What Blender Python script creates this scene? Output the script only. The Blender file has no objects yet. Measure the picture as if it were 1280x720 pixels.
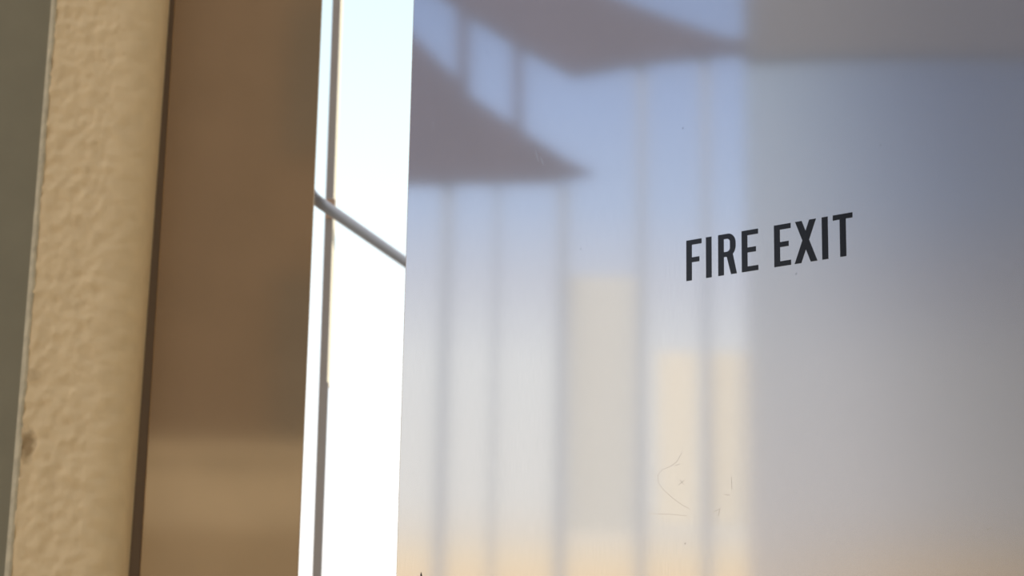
import bpy, bmesh, math, random
from mathutils import Vector, Matrix, noise
random.seed(4)
C = bpy.context.scene.collection
S = bpy.context.scene
PI = math.pi

# ------------------------------------------------------------------ camera
FPX = 2500.0
PITCH, ROLL, DOOR_YAW = math.radians(12.823), math.radians(1.032), math.radians(-39.70)
CAM = Vector((0, 0, 1.25))
Fw = Vector((0, math.cos(PITCH), math.sin(PITCH)))
R0 = Vector((1, 0, 0)); U0 = R0.cross(Fw)
Rt = R0*math.cos(ROLL) + U0*math.sin(ROLL)
Up = U0*math.cos(ROLL) - R0*math.sin(ROLL)
cd = bpy.data.cameras.new('camera'); cam = bpy.data.objects.new('camera', cd); C.objects.link(cam)
cam.matrix_world = Matrix.Translation(CAM) @ Matrix((Rt, Up, -Fw)).transposed().to_4x4()
cd.sensor_width = 36; cd.lens = 36*FPX/1280
cd.clip_start = .05; cd.clip_end = 500
cd.dof.use_dof = True; cd.dof.aperture_fstop = 7.6
S.camera = cam

def ray(x, y):
    return (Fw + Rt*((x-640)/FPX) + Up*((360-y)/FPX))
def at_depth(x, y, Y):                      # point on the vertical plane y = Y
    d = ray(x, y); return CAM + d*(Y/d.y)

# the door plane
T = Vector((math.cos(DOOR_YAW), math.sin(DOOR_YAW), 0))      # along the door to the right
N = Vector((math.sin(DOOR_YAW), -math.cos(DOOR_YAW), 0))     # out of its face
def door_hit(x, y, d=None):
    r = ray(x, y); return CAM + r*(DIST/(-(r.dot(N))))
DIST = 1.0
h1 = (door_hit(960, 283) - door_hit(960, 335)).z
DIST = 0.040/h1                                              # capitals 40 mm high
cd.dof.focus_distance = (door_hit(930, 320)-CAM).dot(Fw)
EDGE = door_hit(505.6, 360)
ORG = Vector((EDGE.x, EDGE.y, 0))                            # foot of the free edge
def uv(x, y):
    p = door_hit(x, y) - ORG; return p.dot(T), p.z

# ------------------------------------------------------------------ materials
def mat(name, col, rough=.6, metal=0., spec=.5):
    m = bpy.data.materials.new(name); m.use_nodes = True
    b = m.node_tree.nodes['Principled BSDF']
    b.inputs['Base Color'].default_value = (*col, 1)
    b.inputs['Roughness'].default_value = rough
    b.inputs['Metallic'].default_value = metal
    b.inputs['Specular IOR Level'].default_value = spec
    return m
def nd(m, t, **k):
    n = m.node_tree.nodes.new(t)
    for a, v in k.items(): setattr(n, a, v)
    return n
def lk(m, a, b): m.node_tree.links.new(a, b)
def noisy(m, scale, amount, bump=0., dist=.002, detail=4, stretch=(1, 1, 1), ramp=(.3, .7)):
    """tint the base colour with noise and give it a relief"""
    b = m.node_tree.nodes['Principled BSDF']; c = tuple(b.inputs['Base Color'].default_value)[:3]
    tc = nd(m, 'ShaderNodeTexCoord'); mp = nd(m, 'ShaderNodeMapping'); mp.inputs['Scale'].default_value = stretch
    lk(m, tc.outputs['Object'], mp.inputs['Vector'])
    n = nd(m, 'ShaderNodeTexNoise'); n.inputs['Scale'].default_value = scale; n.inputs['Detail'].default_value = detail
    lk(m, mp.outputs['Vector'], n.inputs['Vector'])
    r = nd(m, 'ShaderNodeValToRGB'); r.color_ramp.elements[0].position, r.color_ramp.elements[1].position = ramp
    r.color_ramp.elements[0].color = (*[v*(1-amount) for v in c], 1)
    r.color_ramp.elements[1].color = (*[min(1, v*(1+amount)) for v in c], 1)
    lk(m, n.outputs['Fac'], r.inputs['Fac']); lk(m, r.outputs['Color'], b.inputs['Base Color'])
    if bump:
        bp = nd(m, 'ShaderNodeBump'); bp.inputs['Strength'].default_value = bump; bp.inputs['Distance'].default_value = dist
        lk(m, n.outputs['Fac'], bp.inputs['Height']); lk(m, bp.outputs['Normal'], b.inputs['Normal'])
    return m, r, b

def brushed():
    m = bpy.data.materials.new('brushed_stainless'); m.use_nodes = True
    nt = m.node_tree; b = nt.nodes['Principled BSDF']; out = nt.nodes['Material Output']
    tc = nd(m, 'ShaderNodeTexCoord')
    mp = nd(m, 'ShaderNodeMapping'); mp.inputs['Scale'].default_value = (2600, 60, 45)
    lk(m, tc.outputs['Object'], mp.inputs['Vector'])
    g = nd(m, 'ShaderNodeTexNoise'); g.inputs['Scale'].default_value = 1; g.inputs['Detail'].default_value = 3
    lk(m, mp.outputs['Vector'], g.inputs['Vector'])
    # specks and grime
    v = nd(m, 'ShaderNodeTexVoronoi'); v.inputs['Scale'].default_value = 24
    lk(m, tc.outputs['Object'], v.inputs['Vector'])
    sp = nd(m, 'ShaderNodeMath', operation='LESS_THAN'); sp.inputs[1].default_value = .026
    lk(m, v.outputs['Distance'], sp.inputs[0])
    sc = nd(m, 'ShaderNodeSeparateColor'); lk(m, v.outputs['Color'], sc.inputs[0])
    some = nd(m, 'ShaderNodeMath', operation='GREATER_THAN'); some.inputs[1].default_value = .55
    lk(m, sc.outputs[0], some.inputs[0])
    dot = nd(m, 'ShaderNodeMath', operation='MULTIPLY'); lk(m, sp.outputs[0], dot.inputs[0]); lk(m, some.outputs[0], dot.inputs[1])
    r = nd(m, 'ShaderNodeMapRange'); r.inputs['To Min'].default_value = .97; r.inputs['To Max'].default_value = 1.03
    r.inputs['From Min'].default_value = .3; r.inputs['From Max'].default_value = .7
    lk(m, g.outputs['Fac'], r.inputs['Value'])
    dim = nd(m, 'ShaderNodeMath', operation='MULTIPLY_ADD'); dim.inputs[1].default_value = -.22
    lk(m, dot.outputs[0], dim.inputs[0]); lk(m, r.outputs['Result'], dim.inputs[2])
    col = nd(m, 'ShaderNodeVectorMath', operation='SCALE'); col.inputs[0].default_value = (.80, .785, .77)
    lk(m, dim.outputs[0], col.inputs['Scale'])
    b.inputs['Metallic'].default_value = 1; b.inputs['Roughness'].default_value = .05
    lk(m, col.outputs[0], b.inputs['Base Color'])
    bp = nd(m, 'ShaderNodeBump'); bp.inputs['Strength'].default_value = .05; bp.inputs['Distance'].default_value = .0002
    lk(m, g.outputs['Fac'], bp.inputs['Height'])
    gl = nd(m, 'ShaderNodeBsdfGlossy', distribution='GGX'); gl.inputs['Roughness'].default_value = .34
    lk(m, col.outputs[0], gl.inputs['Color'])
    lk(m, bp.outputs['Normal'], gl.inputs['Normal'])
    mx = nd(m, 'ShaderNodeMixShader'); mx.inputs[0].default_value = .23
    lk(m, b.outputs[0], mx.inputs[1]); lk(m, gl.outputs[0], mx.inputs[2]); lk(m, mx.outputs[0], out.inputs['Surface'])
    return m

M = {}
M['steel'] = brushed()
M['vinyl'] = mat('black_vinyl', (.007, .007, .008), .12, 0, .5)
M['scratch'] = mat('dull_scratch', (.72, .70, .66), .2, 1)
M['nick'] = mat('dark_nick', (.03, .022, .012), .7)
M['brown'], _, _ = noisy(mat('bronze_metal', (.52, .375, .235), .07, .5, .5), 9, .03, ramp=(.35, .65), detail=2)
M['gap_shade'] = mat('dark_brown_gap_shade', (.22, .16, .11), .8)  # dark colour stands in for shade between pillar and panel
M['bead'], _, _ = noisy(mat('worn_plaster_edge', (.60, .52, .36), .9), 60, .15, .4, .001)
M['greywall'], _, _ = noisy(mat('grey_render', (.28, .255, .182), .9), 14, .05, .2, .002)
M['post'] = mat('grey_painted_metal', (.42, .47, .60), .85, 0, .1)
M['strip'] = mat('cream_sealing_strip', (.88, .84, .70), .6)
M['clip'] = mat('pinkish_grey_plastic', (.52, .44, .42), .6)
M['rod'] = mat('slate_rod', (.27, .30, .38), .9, 0, .05)
M['cream'], _, _ = noisy(mat('cream_render', (.66, .61, .50), .9), 3, .06)
M['darkconc'], _, _ = noisy(mat('mauve_brown_concrete', (.085, .07, .105), .85), 1.2, .08)
M['fin'] = mat('pale_grey_fin', (.28, .33, .44), .6)
M['curtain'] = mat('cream_blind', (.74, .71, .66), .7)
M['dado'], _, _ = noisy(mat('buff_render', (.42, .36, .26), .9), 3, .06)
M['infill'] = mat('warm_grey_infill', (.56, .58, .61), .8)
M['paving'], _, _ = noisy(mat('warm_paving', (.46, .40, .32), .9), 2, .12)
M['hinge'] = mat('satin_hinge', (.5, .5, .5), .35, 1)
M['brownbuild'], _, _ = noisy(mat('brown_brick_facade', (.13, .085, .055), .85), 1.5, .12)
M['glassdark'] = mat('dark_glass', (.03, .035, .04), .08)
M['tower'] = mat('tinted_mirror_cladding', (.30, .30, .295), .05, 1)
M['spandrel'] = mat('slate_spandrel', (.035, .033, .055), .45)

# ochre stucco, with one stain of its own shape
def stucco():
    m, r, b = noisy(mat('ochre_stucco', (.87, .665, .395), .85, 0, .25), 38, .04, .55, .004, detail=5)
    tc = nd(m, 'ShaderNodeTexCoord')
    n = nd(m, 'ShaderNodeTexNoise'); n.inputs['Scale'].default_value = 90
    lk(m, tc.outputs['Object'], n.inputs['Vector'])
    def blob(p, size, sx, strength, prev):
        sub = nd(m, 'ShaderNodeVectorMath', operation='SUBTRACT'); sub.inputs[1].default_value = p
        lk(m, tc.outputs['Object'], sub.inputs[0])
        s = nd(m, 'ShaderNodeVectorMath', operation='MULTIPLY'); s.inputs[1].default_value = (1/sx, 0, 1/size)
        lk(m, sub.outputs[0], s.inputs[0])
        l = nd(m, 'ShaderNodeVectorMath', operation='LENGTH'); lk(m, s.outputs[0], l.inputs[0])
        a = nd(m, 'ShaderNodeMath', operation='ADD'); lk(m, l.outputs['Value'], a.inputs[0]); lk(m, n.outputs['Fac'], a.inputs[1])
        mr = nd(m, 'ShaderNodeMapRange'); mr.inputs['From Min'].default_value = 1.0; mr.inputs['From Max'].default_value = 1.7
        mr.inputs['To Min'].default_value = strength; mr.inputs['To Max'].default_value = 0
        lk(m, a.outputs[0], mr.inputs['Value'])
        mix = nd(m, 'ShaderNodeMix', data_type='RGBA'); mix.inputs[7].default_value = (.30, .19, .085, 1)
        lk(m, mr.outputs['Result'], mix.inputs[0]); lk(m, prev, mix.inputs[6]); return mix.outputs[2]
    o = blob(tuple(at_depth(34, 556, 2.45)), .022, .010, .75, r.outputs['Color'])
    o = blob(tuple(at_depth(38, 468, 2.45)), .009, .012, .3, o)
    o = blob(tuple(at_depth(98, 282, 2.45)), .014, .010, .12, o)
    o = blob(tuple(at_depth(133, 242, 2.45)), .009, .009, .10, o)
    lk(m, o, b.inputs['Base Color'])
    return m
M['stucco'] = stucco()

# ------------------------------------------------------------------ mesh helpers
def link(name, bm, m, parent=None, smooth=False, loc=None, rz=0, bevel=0):
    me = bpy.data.meshes.new(name)
    bmesh.ops.recalc_face_normals(bm, faces=bm.faces)
    bm.to_mesh(me); bm.free()
    me.materials.append(m)
    for p in me.polygons: p.use_smooth = smooth
    o = bpy.data.objects.new(name, me); C.objects.link(o)
    if parent: o.parent = parent
    if loc is not None: o.location = loc
    o.rotation_euler.z = rz
    if bevel:
        md = o.modifiers.new('bevel', 'BEVEL'); md.width = bevel; md.segments = 2; md.limit_method = 'ANGLE'
    return o
def empty(name, loc, rz=0):
    o = bpy.data.objects.new(name, None); C.objects.link(o); o.location = loc; o.rotation_euler.z = rz
    o.empty_display_size = .1; return o
def tag(o, label=None, cat=None, group=None, kind=None):
    for k, v in (('label', label), ('category', cat), ('group', group), ('kind', kind)):
        if v: o[k] = v
    return o
def box(bm, x0, x1, y0, y1, z0, z1):
    v = [bm.verts.new((x, y, z)) for x in (x0, x1) for y in (y0, y1) for z in (z0, z1)]
    for f in ((0,1,3,2), (4,6,7,5), (0,4,5,1), (2,3,7,6), (0,2,6,4), (1,5,7,3)):
        bm.faces.new([v[i] for i in f])
    return bm
def prism(bm, pts, off):
    """closed polygon (3-D points) extruded by the vector off"""
    a = [bm.verts.new(p) for p in pts]; b = [bm.verts.new(Vector(p)+off) for p in pts]
    bm.faces.new(a); bm.faces.new(b[::-1])
    n = len(pts)
    for i in range(n): bm.faces.new((a[i], a[(i+1) % n], b[(i+1) % n], b[i]))
    return bm
def tube(bm, pts, r, seg=16):
    rings = []
    for i, p in enumerate(pts):
        p = Vector(p); d = (Vector(pts[min(i+1, len(pts)-1)]) - Vector(pts[max(i-1, 0)])).normalized()
        a = d.orthogonal().normalized() if not rings else (pa - d*pa.dot(d)).normalized()
        pa = a; b = d.cross(a)
        rr = r[i] if isinstance(r, (list, tuple)) else r
        rings.append([bm.verts.new(p + (a*math.cos(2*PI*k/seg) + b*math.sin(2*PI*k/seg))*rr) for k in range(seg)])
    for q, s in zip(rings, rings[1:]):
        for k in range(seg): bm.faces.new((q[k], q[(k+1) % seg], s[(k+1) % seg], s[k]))
    bm.faces.new(rings[0][::-1]); bm.faces.new(rings[-1])
    return bm
def outline(bm, polys, y0, y1):
    """flat glyph pieces in the door's own x/z, between y0 (front) and y1"""
    for p in polys: prism(bm, [Vector((x, y0, z)) for x, z in p], Vector((0, y1-y0, 0)))
    return bm

# ------------------------------------------------------------------ the fire door (its own frame: x along the face, -y out of it, z up)
# placed with rotation DOOR_YAW about z: local +x = T, local -y = N
W, H, TH = .98, 2.12, .045
door = tag(empty('door_1', ORG, DOOR_YAW), 'brushed stainless steel fire exit door with black FIRE EXIT lettering', 'door', kind='structure')
bm = bmesh.new(); box(bm, 0, W, 0, TH, .008, H)
link('door_panel', bm, M['steel'], door, bevel=.0012)
bm = bmesh.new(); box(bm, -.0012, .0, .004, TH-.004, .01, H-.002)
link('edge_strip', bm, M['steel'], door)
for z in (.25, 1.05, 1.87):
    bm = bmesh.new(); tube(bm, [(W+.012, -.004, z-.05), (W+.012, -.004, z+.05)], .008); box(bm, W-.002, W+.012, -.002, .03, z-.05, z+.05)
    link('hinge', bm, M['hinge'], door)
# lever handle on the closing side, low and out of the frame
bm = bmesh.new(); box(bm, .045, .095, -.004, 0, .90, 1.10)
hp = link('handle_plate', bm, M['hinge'], door, bevel=.002)
bm = bmesh.new(); tube(bm, [(.07, -.003, 1.03), (.07, -.045, 1.03), (.078, -.053, 1.03), (.20, -.053, 1.03)], .009)
link('lever', bm, M['hinge'], hp, smooth=True)

# letters: baseline and cap line in the door's plane
cap = .040
base = sum(uv(*p)[1] for p in ((858,352.1),(882.5,347.9),(928,340),(968.2,333.6),(1028,324.9)))/5
def U(x, y): return uv(x, y)[0]
SW = cap*.158; BW = cap*.122
def L_E(x0, x1, x2, mid=.5, foot=True):
    b, t = base, base+cap; mz = b+cap*mid
    ps = [[(x0, b), (x0+SW, b), (x0+SW, t), (x0, t)],
          [(x0+SW, t-BW), (x1, t-BW), (x1, t), (x0+SW, t)],
          [(x0+SW, mz-BW/2), (x2, mz-BW/2), (x2, mz+BW/2), (x0+SW, mz+BW/2)]]
    if foot: ps.append([(x0+SW, b), (x1, b), (x1, b+BW), (x0+SW, b+BW)])
    return ps
def L_I(x0): return [[(x0, base), (x0+SW, base), (x0+SW, base+cap), (x0, base+cap)]]
def L_T(x0, x1):
    c = (x0+x1)/2
    return [[(x0, base+cap-BW), (x1, base+cap-BW), (x1, base+cap), (x0, base+cap)],
            [(c-SW/2, base), (c+SW/2, base), (c+SW/2, base+cap-BW), (c-SW/2, base+cap-BW)]]
def L_X(a, b):          # a..b outer width at the foot
    w = SW*1.12; t = base+cap; i = .001*1.0
    m = (a+b)/2
    return [[(a, base), (a+w, base), (b-i, t), (b-i-w, t)],
            [(b-w, base), (b, base), (a+i+w, t), (a+i, t)]]
def L_R(x0, x1):
    b, t = base, base+cap
    ps = [[(x0, b), (x0+SW, b), (x0+SW, t), (x0, t)]]
    lo = b+cap*.44; ro = .0085; ri = ro-SW*.93
    xr = x1-.0012
    def arc(cx, cz, rx, rz, a0, a1, n=10):
        return [(cx+rx*math.cos(a0+(a1-a0)*k/n), cz+rz*math.sin(a0+(a1-a0)*k/n)) for k in range(n+1)]
    # outer and inner boundary of the bowl, joined as quads
    out_ = [(x0+SW, t)] + arc(xr-ro, t-ro*1.15, ro, ro*1.15, PI/2, 0) + arc(xr-ro, lo+ro*1.15, ro, ro*1.15, 0, -PI/2) + [(x0+SW, lo)]
    th = BW
    xi = xr-SW
    inn = [(x0+SW, t-th)] + arc(xi-ri-.0012, t-th-ri*1.3, ri+.0012, ri*1.3, PI/2, 0) + arc(xi-ri-.0012, lo+th+ri*1.3, ri+.0012, ri*1.3, 0, -PI/2) + [(x0+SW, lo+th)]
    for k in range(len(out_)-1): ps.append([out_[k], out_[k+1], inn[k+1], inn[k]])
    # leg
    ps.append([(x1-SW*1.02, b), (x1, b), (x1-SW*.82, lo+BW*1.1), (x1-SW*1.90, lo+BW*.6)])
    return ps
glyphs = [('F', L_E(U(858,330), U(876.9,298), U(874.2,325), .505, False)),
          ('I', L_I(U(882.6,330))), ('R', L_R(U(897.8,320), U(921.1,342))),
          ('E', L_E(U(927.2,315), U(947.7,310), U(944.9,312), .52)),
          ('E', L_E(U(967.7,307), U(988.5,305), U(985.8,305), .52)),
          ('X', L_X(U(993.4,329), U(1021.9,326))), ('I', L_I(U(1027.5,298))),
          ('T', L_T(U(1041,273), U(1065.5,268)))]
words = {'F': 'FIRE', 'R': 'FIRE', 'X': 'EXIT', 'T': 'EXIT'}
for i, (g, ps) in enumerate(glyphs):
    bm = bmesh.new()
    if g in 'XR': outline(bm, ps[:-1], -.00025, .0002); outline(bm, ps[-1:], -.00021, .0002)
    else: outline(bm, ps, -.00025, .0002)
    o = link('letter', bm, M['vinyl'], door)
    o['label'] = 'black capital letter %s in the word %s' % (g, 'FIRE' if i < 4 else 'EXIT')

# hairline scratches and a dark nick
def ribbon(bm, pts, w):
    for (a, b) in zip(pts, pts[1:]):
        a = Vector((a[0], 0, a[1])); b = Vector((b[0], 0, b[1])); d = (b-a).normalized(); n = Vector((-d.z, 0, d.x))*w/2
        y = Vector((0, -.00006, 0))
        q = [a+n+y, b+n+y, b-n+y, a-n+y]; bm.faces.new([bm.verts.new(p) for p in q])
bm = bmesh.new()
heart = [(852, 566), (846, 577), (838, 583), (828, 587), (822, 594), (823, 604), (830, 613), (840, 622), (852, 631), (862, 636)]
ribbon(bm, [uv(*p) for p in heart], .0004)
for seg in ([(848, 606), (856, 600)], [(850, 600), (855, 606)], [(905, 618), (912, 619)], [(810, 642), (840, 643), (858, 645)],
            [(914, 596), (915, 612)], [(940, 144), (946, 145)], [(1232, 662), (1240, 660)], [(892, 640), (900, 636), (898, 645)],
            [(843, 582), (850, 580)], [(670, 190), (673, 202)], [(676, 196), (679, 206)], [(541, 152), (542, 160)], [(560, 232), (561, 240)]):
    ribbon(bm, [uv(*p) for p in seg], .0005)
link('scratches', bm, M['scratch'], door)['label'] = 'faint hairline scratches'
bm = bmesh.new()
pts = [uv(526.3, 715), uv(527.2, 717.5), uv(528.3, 724), uv(525.0, 724), uv(525.7, 717.5)]
bm.faces.new([bm.verts.new((x, -.0002, z)) for x, z in pts])
link('nick', bm, M['nick'], door)['label'] = 'small dark pointed nick at the lower free edge'

# ------------------------------------------------------------------ pillar, panel and wall on the left
ZT = 3.0
def edge(xt, xb, Y):
    """x as a linear function of z for an edge seen at (xt, 0) and (xb, 720), on the plane y = Y"""
    a = at_depth(xt, 0, Y); b = at_depth(xb, 720, Y)
    k = (a.x-b.x)/(a.z-b.z)
    return lambda z: b.x + k*(z-b.z)
PY = 2.45
RR = .046
eL, eLi, eR = edge(62.5, 3.5, PY), edge(70.5, 13, PY), edge(207.5, 155.5, PY+RR)
pillar = tag(empty('pillar', (eLi(0)+.07, PY, 0)), 'ochre stucco pillar with worn pale left edge and rounded right corner', 'pillar')
inv = Vector((-(eLi(0)+.07), -PY, 0))
bm = bmesh.new()
zs = []; z = 0.0
while z < ZT:
    zs.append(z); z += .0035 if 1.35 < z < 2.45 else .03
zs.append(ZT)
prev = None
for z in zs:
    l, r = eLi(z), eR(z); row = []
    pr = [(l, .35), (l, .005)] + [(l+(r-RR-l)*k/34, 0) for k in range(35)]
    pr += [(r-RR+RR*math.sin(a), RR*1.0*(1-math.cos(a))) for a in [PI/2*k/10 for k in range(1, 11)]] + [(r, .35)]
    for i, (x, dy) in enumerate(pr):
        p = Vector((x, PY+dy, z))
        if 1 < i < len(pr)-1 and 1.35 < z < 2.45:
            n = noise.fractal(p*60, 1, 2, 4)*.0022 + noise.noise(p*105)*.0012
            p.y -= n
        row.append(bm.verts.new(p+inv))
    if prev:
        for i in range(len(row)): bm.faces.new((prev[i], prev[(i+1) % len(row)], row[(i+1) % len(row)], row[i]))
    else: bm.faces.new(row[::-1])
    prev = row
bm.faces.new(prev)
shaft = link('shaft', bm, M['stucco'], pillar, smooth=True)
# object coordinates for the stains are world coordinates shifted by the pillar's foot
for n in shaft.data.materials[0].node_tree.nodes:
    if n.type == 'VECT_MATH' and n.operation == 'SUBTRACT':
        n.inputs[1].default_value = Vector(n.inputs[1].default_value) + inv
bm = bmesh.new(); prev = None
for z in zs[::1]:
    l, r = eL(z), eLi(z)
    j = (noise.noise(Vector((1.7, 3, z*38)))*.0012 + noise.noise(Vector((5.7, 3, z*120)))*.0007) if 1.35 < z < 2.45 else 0
    pr = [(l, .30), (l, .007), (l+.0012, .002), (r-.002+j, -.0016), (r+.001+j, -.0006), (r+.001+j, .30)]
    row = [bm.verts.new(Vector((x, PY+dy, z))+inv) for x, dy in pr]
    if prev:
        for i in range(len(row)): bm.faces.new((prev[i], prev[(i+1) % len(row)], row[(i+1) % len(row)], row[i]))
    else: bm.faces.new(row[::-1])
    prev = row
bm.faces.new(prev)
link('corner_bead', bm, M['bead'], pillar)['label'] = 'worn pale edge bead'

def slab(xl, xr, y0, y1, dl=0., dr=0., org=Vector((0, 0, 0)), z0=0, z1=ZT):
    """upright slab between two leaning edges; dl, dr move the back corners sideways"""
    bm = bmesh.new()
    prism(bm, [Vector((f(z), y0, z))-org for f, z in ((xl, z0), (xr, z0), (xr, z1), (xl, z1))], Vector((0, y1-y0, 0)))
    bm.verts.ensure_lookup_table()
    vs = list(bm.verts)
    for i, s in zip((4, 5, 6, 7), (dl, dr, dr, dl)): vs[i].co.x += s
    return bm
BY = 2.52
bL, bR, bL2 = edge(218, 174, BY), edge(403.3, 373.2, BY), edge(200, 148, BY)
org = Vector((bL(0)+.1, BY, 0))
pan = tag(empty('wall_panel', org), 'glossy brown metal panel between the stucco pillar and the sky gap', 'panel')
link('sheet', slab(bL, bR, BY, BY+.10, 0, -.022, org), M['brown'], pan, bevel=.0015)
link('gap_shade_strip', slab(bL2, lambda z: bL(z)-.0002, BY+.004, BY+.10, 0, 0, org), M['gap_shade'], pan)['label'] = 'dark brown strip painted as the shade in the gap'  # shade of the open gap, put in as a dark strip
# grey wall beyond the pillar
gw = at_depth(60, 300, 2.75)
bm = bmesh.new(); box(bm, -2.6, gw.x+.02, 2.75, 2.95, 0, ZT)
tag(link('wall_left', bm, M['greywall']), 'grey rendered wall left of the stucco pillar', 'wall', kind='structure')

# ------------------------------------------------------------------ metal frame in the gap
GY = 2.76
pL, pR, pR2 = edge(415.8, 390.3, GY), edge(425.4, 400.1, GY), edge(427.8, 401.9, GY)
zs_ = at_depth(408, 478, GY).z
org = Vector((pL(0), GY, 0))
fr = tag(empty('railing_frame', org), 'slim grey metal frame with a diagonal bar crossing the bright sky gap', 'railing')
link('post', slab(pL, pR, GY, GY+.012, .0, -.001, org, zs_, ZT), M['post'], fr)['label'] = 'slim grey upright, upper length'
link('post', slab(pL, pR2, GY-.0005, GY+.014, .0, -.001, org, 0, zs_), M['post'], fr)['label'] = 'slightly wider lower length'
link('sealing_strip', slab(lambda z: pR(z)-.001, lambda z: pR(z)+.0004, GY+.001, GY+.045, 0, 0, org, zs_, ZT), M['strip'], fr)['label'] = 'cream sunlit strip along the upright'
c = at_depth(413, 261, GY)
bm = bmesh.new(); box(bm, c.x-.0055, c.x+.0072, GY-.006, GY-.001, c.z-.0155, c.z+.0135)
for v in bm.verts: v.co -= org
link('clip', bm, M['clip'], fr, bevel=.0015)['label'] = 'pinkish grey clip behind the crossing'
# diagonal: bends up behind the brown panel, runs down to the right and away
A, B = at_depth(400, 253.4, 2.645), at_depth(505, 326.4, 3.05)
d = (B-A)
B2 = A + d*1.75
pts = []
P0 = at_depth(385.5, 205, 2.645); P1 = at_depth(384.5, 235, 2.645); P2 = at_depth(390, 246.5, 2.645)
for k in range(6): pts.append(P0.lerp(P1, k/6))
for k in range(9):
    t = k/8; pts.append(P1*(1-t)**2 + P2*2*t*(1-t) + A*t*t)
pts += [A + (B2-A)*k/12 for k in range(1, 13)]
bm = bmesh.new(); tube(bm, [p-org for p in pts], .0079, 20)
link('diagonal_bar', bm, M['rod'], fr, smooth=True)
bm = bmesh.new(); box(bm, B2.x-.012, B2.x+.012, B2.y-.012, B2.y+.012, 0, ZT)
for v in bm.verts: v.co -= org
link('post', bm, M['post'], fr)['label'] = 'square upright behind the door'
bm = bmesh.new(); box(bm, P0.x-.02, P0.x+.006, 2.61, 2.672, P0.z-.03, P0.z+.005)
for v in bm.verts: v.co -= org
link('bracket', bm, M['rod'], fr)
bm = bmesh.new(); box(bm, P0.x-.03, B2.x+.012, GY-.012, GY+.018, 0, .03); box(bm, B2.x-.012, B2.x+.012, GY+.018, B2.y+.012, 0, .03)
for v in bm.verts: v.co -= org
link('base_rail', bm, M['post'], fr)

# ------------------------------------------------------------------ what the door mirrors: buildings to the left
AZ = math.radians(-106)
Wd = Vector((math.sin(AZ), math.cos(AZ), 0))                 # towards the buildings
Sd = Vector((Wd.y, -Wd.x, 0))                                # along their fronts
def mirrored(x, y, D):
    """the spot on the front at distance D that the door shows at (x, y)"""
    p = door_hit(x, y); r = (p-CAM).normalized(); r = r - N*2*r.dot(N)
    return p + r*((D - p.dot(Wd))/r.dot(Wd))
D0 = 30.0
st_org = mirrored(640, 400, D0); st_org.z = 0
def mpoly(pts, D, depth, org=st_org):
    bm = bmesh.new(); return prism(bm, [mirrored(x, y, D)-org for x, y in pts], Wd*depth)
stair = tag(empty('stair_tower', st_org), 'dark open stair flights mirrored in the upper left of the steel door', 'staircase')
link('upper_flight', mpoly([(500,-42),(588,18),(641,51),(716,92),(800,76),(905,65),(935,63),(935,50),(905,46),(830,20),(770,-4),(690,-60),(500,-150)], D0, .25), M['darkconc'], stair)
link('lower_flight', mpoly([(440,-40),(518,45),(565,92),(581,114),(637,153),(713,202),(740,214),(690,224),(440,228)], D0, .25), M['darkconc'], stair)
for (a, b, c, e) in ((571,586,-20,125), (641,653,40,170)):
    link('baluster', mpoly([(a, c), (b, c), (b, e), (a, e)], D0+.02, .15), M['darkconc'], stair)
def zfoot(x): return mirrored(x, 225, D0)
for (a, b) in ((553,566), (619,625), (698,711), (797,808), (876,887)):
    bm = bmesh.new(); p, q = mirrored(a, 232, D0+.2)-st_org, mirrored(b, 232, D0+.2)-st_org
    if a > 720:
        p, q = mirrored(a, 66, D0+.2)-st_org, mirrored(b, 66, D0+.2)-st_org
    prism(bm, [p, q, Vector((q.x, q.y, 0)), Vector((p.x, p.y, 0))], Wd*.15)
    link('column', bm, M['fin'], stair)
for (a, b) in ((822,872), (890,922)):
    link('blind', mpoly([(a, 440), (b, 440), (b, 655), (a, 655)], D0+.28, .04), M['curtain'], stair)['label'] = 'tall cream blind'
link('infill_panel', mpoly([(712, 345), (798, 345), (798, 662), (712, 662)], D0+.36, .04), M['infill'], stair)
link('infill_panel', mpoly([(924, 440), (930, 440), (930, 655), (924, 655)], D0+.36, .04), M['infill'], stair)

# round-fronted mirror-clad tower at the right of the reflection
D1 = 25.0
M['tower'] = mat('tinted_mirror_cladding', (.52, .505, .525), .05, 1)
tw = mirrored(1200, 400, D1); tw.z = 0
tower = tag(empty('tower_block', tw), 'round fronted mirror clad tower filling the right of the reflection in the steel door', 'building')
p, q = mirrored(928, -260, D1)-tw, mirrored(1560, -260, D1)-tw
zt = p.z; p.z = q.z = 0
def front(a0, a1, out, z0, z1, name, m, back=3, n=48):
    """bowed front from p to q: the normal turns from a0 to a1 degrees off the straight front"""
    L = (q-p).length; e = (q-p).normalized(); k = []
    pos = Vector((0, 0, 0)); dirs = []
    for i in range(n+1): dirs.append(math.radians(a0+(a1-a0)*i/n))
    for i in range(n+1):
        k.append(pos.copy())
        if i < n:
            t = (dirs[i]+dirs[i+1])/2
            pos = pos + (e*math.cos(t) + Wd*math.sin(t))*(L/n)
    base_ = [p+v-Wd*out for v in k]
    base_ = base_ + [base_[-1]+Wd*back, base_[0]+Wd*back]
    bm = bmesh.new(); prism(bm, [Vector((v.x, v.y, z0)) for v in base_], Vector((0, 0, z1-z0)))
    o = link(name, bm, m, tower, smooth=True)
    for f in o.data.polygons:
        if abs(f.normal.z) > .5 or len(f.vertices) > 4: f.use_smooth = False
    md = o.modifiers.new('edge_split', 'EDGE_SPLIT'); md.split_angle = math.radians(25)
    return o
front(-8, 17, 0, 0, zt, 'facade', M['tower'])
front(-8, 17, .12, mirrored(1100, 72, D1-.12).z, mirrored(1100, -90, D1-.12).z, 'spandrel', M['spandrel'], back=.11)['label'] = 'dark projecting band across the top storeys'

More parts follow.
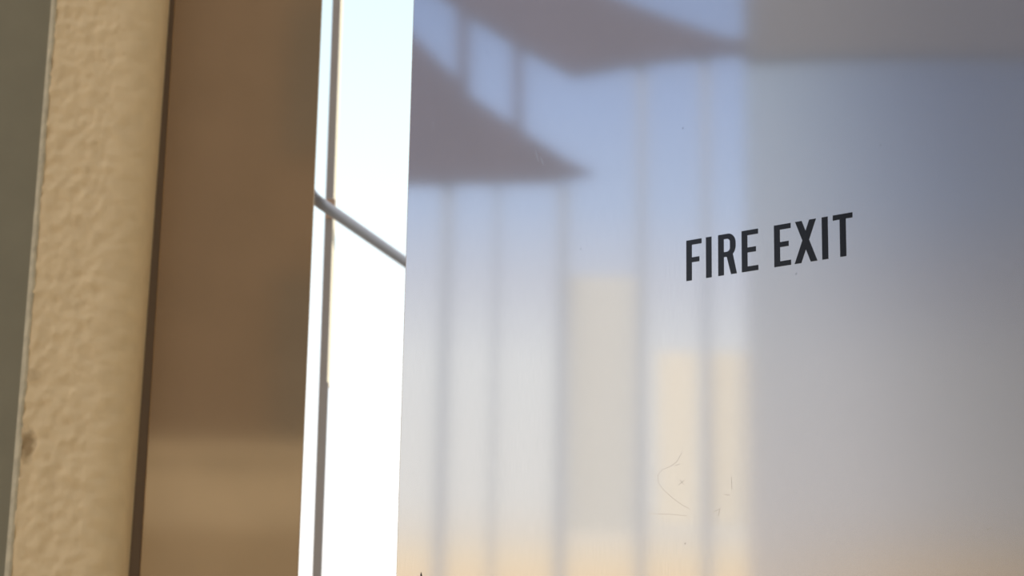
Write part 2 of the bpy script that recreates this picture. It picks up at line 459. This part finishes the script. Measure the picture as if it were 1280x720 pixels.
# far side of the yard behind the camera, mirrored by the glossy brown panel
wb = tag(empty('wall_back', (-.5, -3.6, 0)), 'cream rendered boundary wall with a darker lower part', 'wall', kind='structure')
bm = bmesh.new(); box(bm, -4, 4, -.15, .1, 2.12, 2.42); box(bm, -4.06, 4.06, -.21, .13, 2.42, 2.49)
link('upper_band', bm, M['cream'], wb)
bm = bmesh.new(); box(bm, -4, 4, -.15, .1, 0, 2.12)
link('lower_wall', bm, M['dado'], wb)
bm = bmesh.new(); box(bm, 1.5, 1.7, -1.5, 1.62, 0, 3.0)  # unseen wall, added to keep sky light on the right off the pillar
tag(link('wall_sky_blocker', bm, M['dado']), 'unseen buff wall added to block sky light from the right', 'wall', kind='structure')
bb = tag(empty('brick_building', (0, -15, 0)), 'brown brick building behind the cream boundary wall', 'building')
bm = bmesh.new(); box(bm, -9, 9, -4, 0, 0, 13); link('facade', bm, M['brownbuild'], bb)
for i in range(6):
    for j in range(4):
        bm = bmesh.new(); box(bm, -8+i*2.8, -6.6+i*2.8, -.02, .04, 1.2+j*3, 2.9+j*3)
        link('window', bm, M['glassdark'], bb)

# ground and the wall the door is hung on
bm = bmesh.new(); box(bm, -60, 60, -60, 60, -.2, 0)
tag(link('floor', bm, M['paving']), kind='structure')
HG = ORG + T*(W+.03)
bm = bmesh.new(); box(bm, HG.x, HG.x+.9, HG.y-.02, HG.y+.18, 0, 3.0); box(bm, HG.x, HG.x+.22, HG.y+.18, 2.7, 0, 3.0)  # second box: hidden jamb added to cut low sky light on the pillar
tag(link('wall_right', bm, M['cream']), 'cream wall carrying the hinges of the steel door, plus an added sky-blocking jamb', 'wall', kind='structure')

# ------------------------------------------------------------------ light
w = bpy.data.worlds.new('sky'); S.world = w; w.use_nodes = True
nt = w.node_tree; bg = nt.nodes['Background']
def wn(t, **k):
    n = nt.nodes.new(t)
    for a, v in k.items(): setattr(n, a, v)
    return n
tc = wn('ShaderNodeTexCoord'); nz = wn('ShaderNodeVectorMath', operation='NORMALIZE'); nt.links.new(tc.outputs['Generated'], nz.inputs[0])
sx = wn('ShaderNodeSeparateXYZ'); nt.links.new(nz.outputs[0], sx.inputs[0])
rp = wn('ShaderNodeValToRGB'); nt.links.new(sx.outputs['Z'], rp.inputs['Fac'])
SKY = [(0.0, (.95,.70,.42)), (4.6, (1.16,.90,.60)), (5.1, (1.10,.92,.68)), (5.9, (.98,.92,.84)), (6.8, (.96,.96,.95)), (10.7, (.94,.97,1.0)),
       (13.0, (.72,.77,.90)), (15.2, (.52,.66,.94)), (18.0, (.40,.54,.86)), (21.0, (.28,.39,.66)), (30, (.60,.66,.80)), (55, (1.5,1.5,1.5)), (90, (1.55,1.55,1.6))]
SKYG = 2.0
cr = rp.color_ramp
while len(cr.elements) > 1: cr.elements.remove(cr.elements[-1])
for i, (e, c) in enumerate(SKY):
    el = cr.elements[0] if i == 0 else cr.elements.new(math.sin(math.radians(e)))
    el.position = math.sin(math.radians(e)); el.color = (*[v/SKYG for v in c], 1)
# the sun's side, ahead: a much brighter, paler sky
rf = wn('ShaderNodeValToRGB'); nt.links.new(sx.outputs['Z'], rf.inputs['Fac'])
FRONT = [(0, (1.5, 1.4, 1.25)), (6, (1.35, 1.35, 1.32)), (13, (1.08, 1.2, 1.25)), (22, (.82, 1.06, 1.15)), (40, (1.1, 1.2, 1.3)), (90, (1.55, 1.55, 1.6))]
cr = rf.color_ramp
while len(cr.elements) > 1: cr.elements.remove(cr.elements[-1])
for i, (e, c) in enumerate(FRONT):
    el = cr.elements[0] if i == 0 else cr.elements.new(math.sin(math.radians(e)))
    el.position = math.sin(math.radians(e)); el.color = (*[v/SKYG for v in c], 1)
az = wn('ShaderNodeMapRange'); az.interpolation_type = 'SMOOTHSTEP'
az.inputs['From Min'].default_value = 0.0; az.inputs['From Max'].default_value = .85
nt.links.new(sx.outputs['Y'], az.inputs['Value'])
mxx = wn('ShaderNodeMix', data_type='RGBA'); nt.links.new(az.outputs['Result'], mxx.inputs[0])
nt.links.new(rp.outputs['Color'], mxx.inputs[6]); nt.links.new(rf.outputs['Color'], mxx.inputs[7])
sc = wn('ShaderNodeVectorMath', operation='SCALE'); nt.links.new(mxx.outputs[2], sc.inputs[0]); 
# darkest about a right angle from the sun
dk = wn('ShaderNodeVectorMath', operation='DOT_PRODUCT'); nt.links.new(nz.outputs[0], dk.inputs[0])
dk.inputs[1].default_value = (.80, -.50, .80)
dm = wn('ShaderNodeMapRange'); dm.interpolation_type = 'SMOOTHSTEP'
dm.inputs['From Min'].default_value = .66; dm.inputs['From Max'].default_value = 1.12
dm.inputs['To Min'].default_value = SKYG; dm.inputs['To Max'].default_value = SKYG*.35
nt.links.new(dk.outputs['Value'], dm.inputs['Value']); nt.links.new(dm.outputs['Result'], sc.inputs['Scale'])
nt.links.new(sc.outputs[0], bg.inputs['Color']); bg.inputs['Strength'].default_value = 1

sd = bpy.data.lights.new('sun', 'SUN'); sun = bpy.data.objects.new('sun', sd); C.objects.link(sun)
sd.energy = 3.2; sd.angle = math.radians(.6); sd.color = (1, .90, .74)
saz, sel = math.radians(62), math.radians(36)
sdir = Vector((math.sin(saz)*math.cos(sel), math.cos(saz)*math.cos(sel), math.sin(sel)))
sun.rotation_euler = sdir.to_track_quat('Z', 'Y').to_euler()
sun.location = (6, 6, 8)

S.view_settings.view_transform = 'Standard'; S.view_settings.look = 'None'
S.view_settings.exposure = 0; S.view_settings.gamma = 1; S.view_settings.use_curve_mapping = False
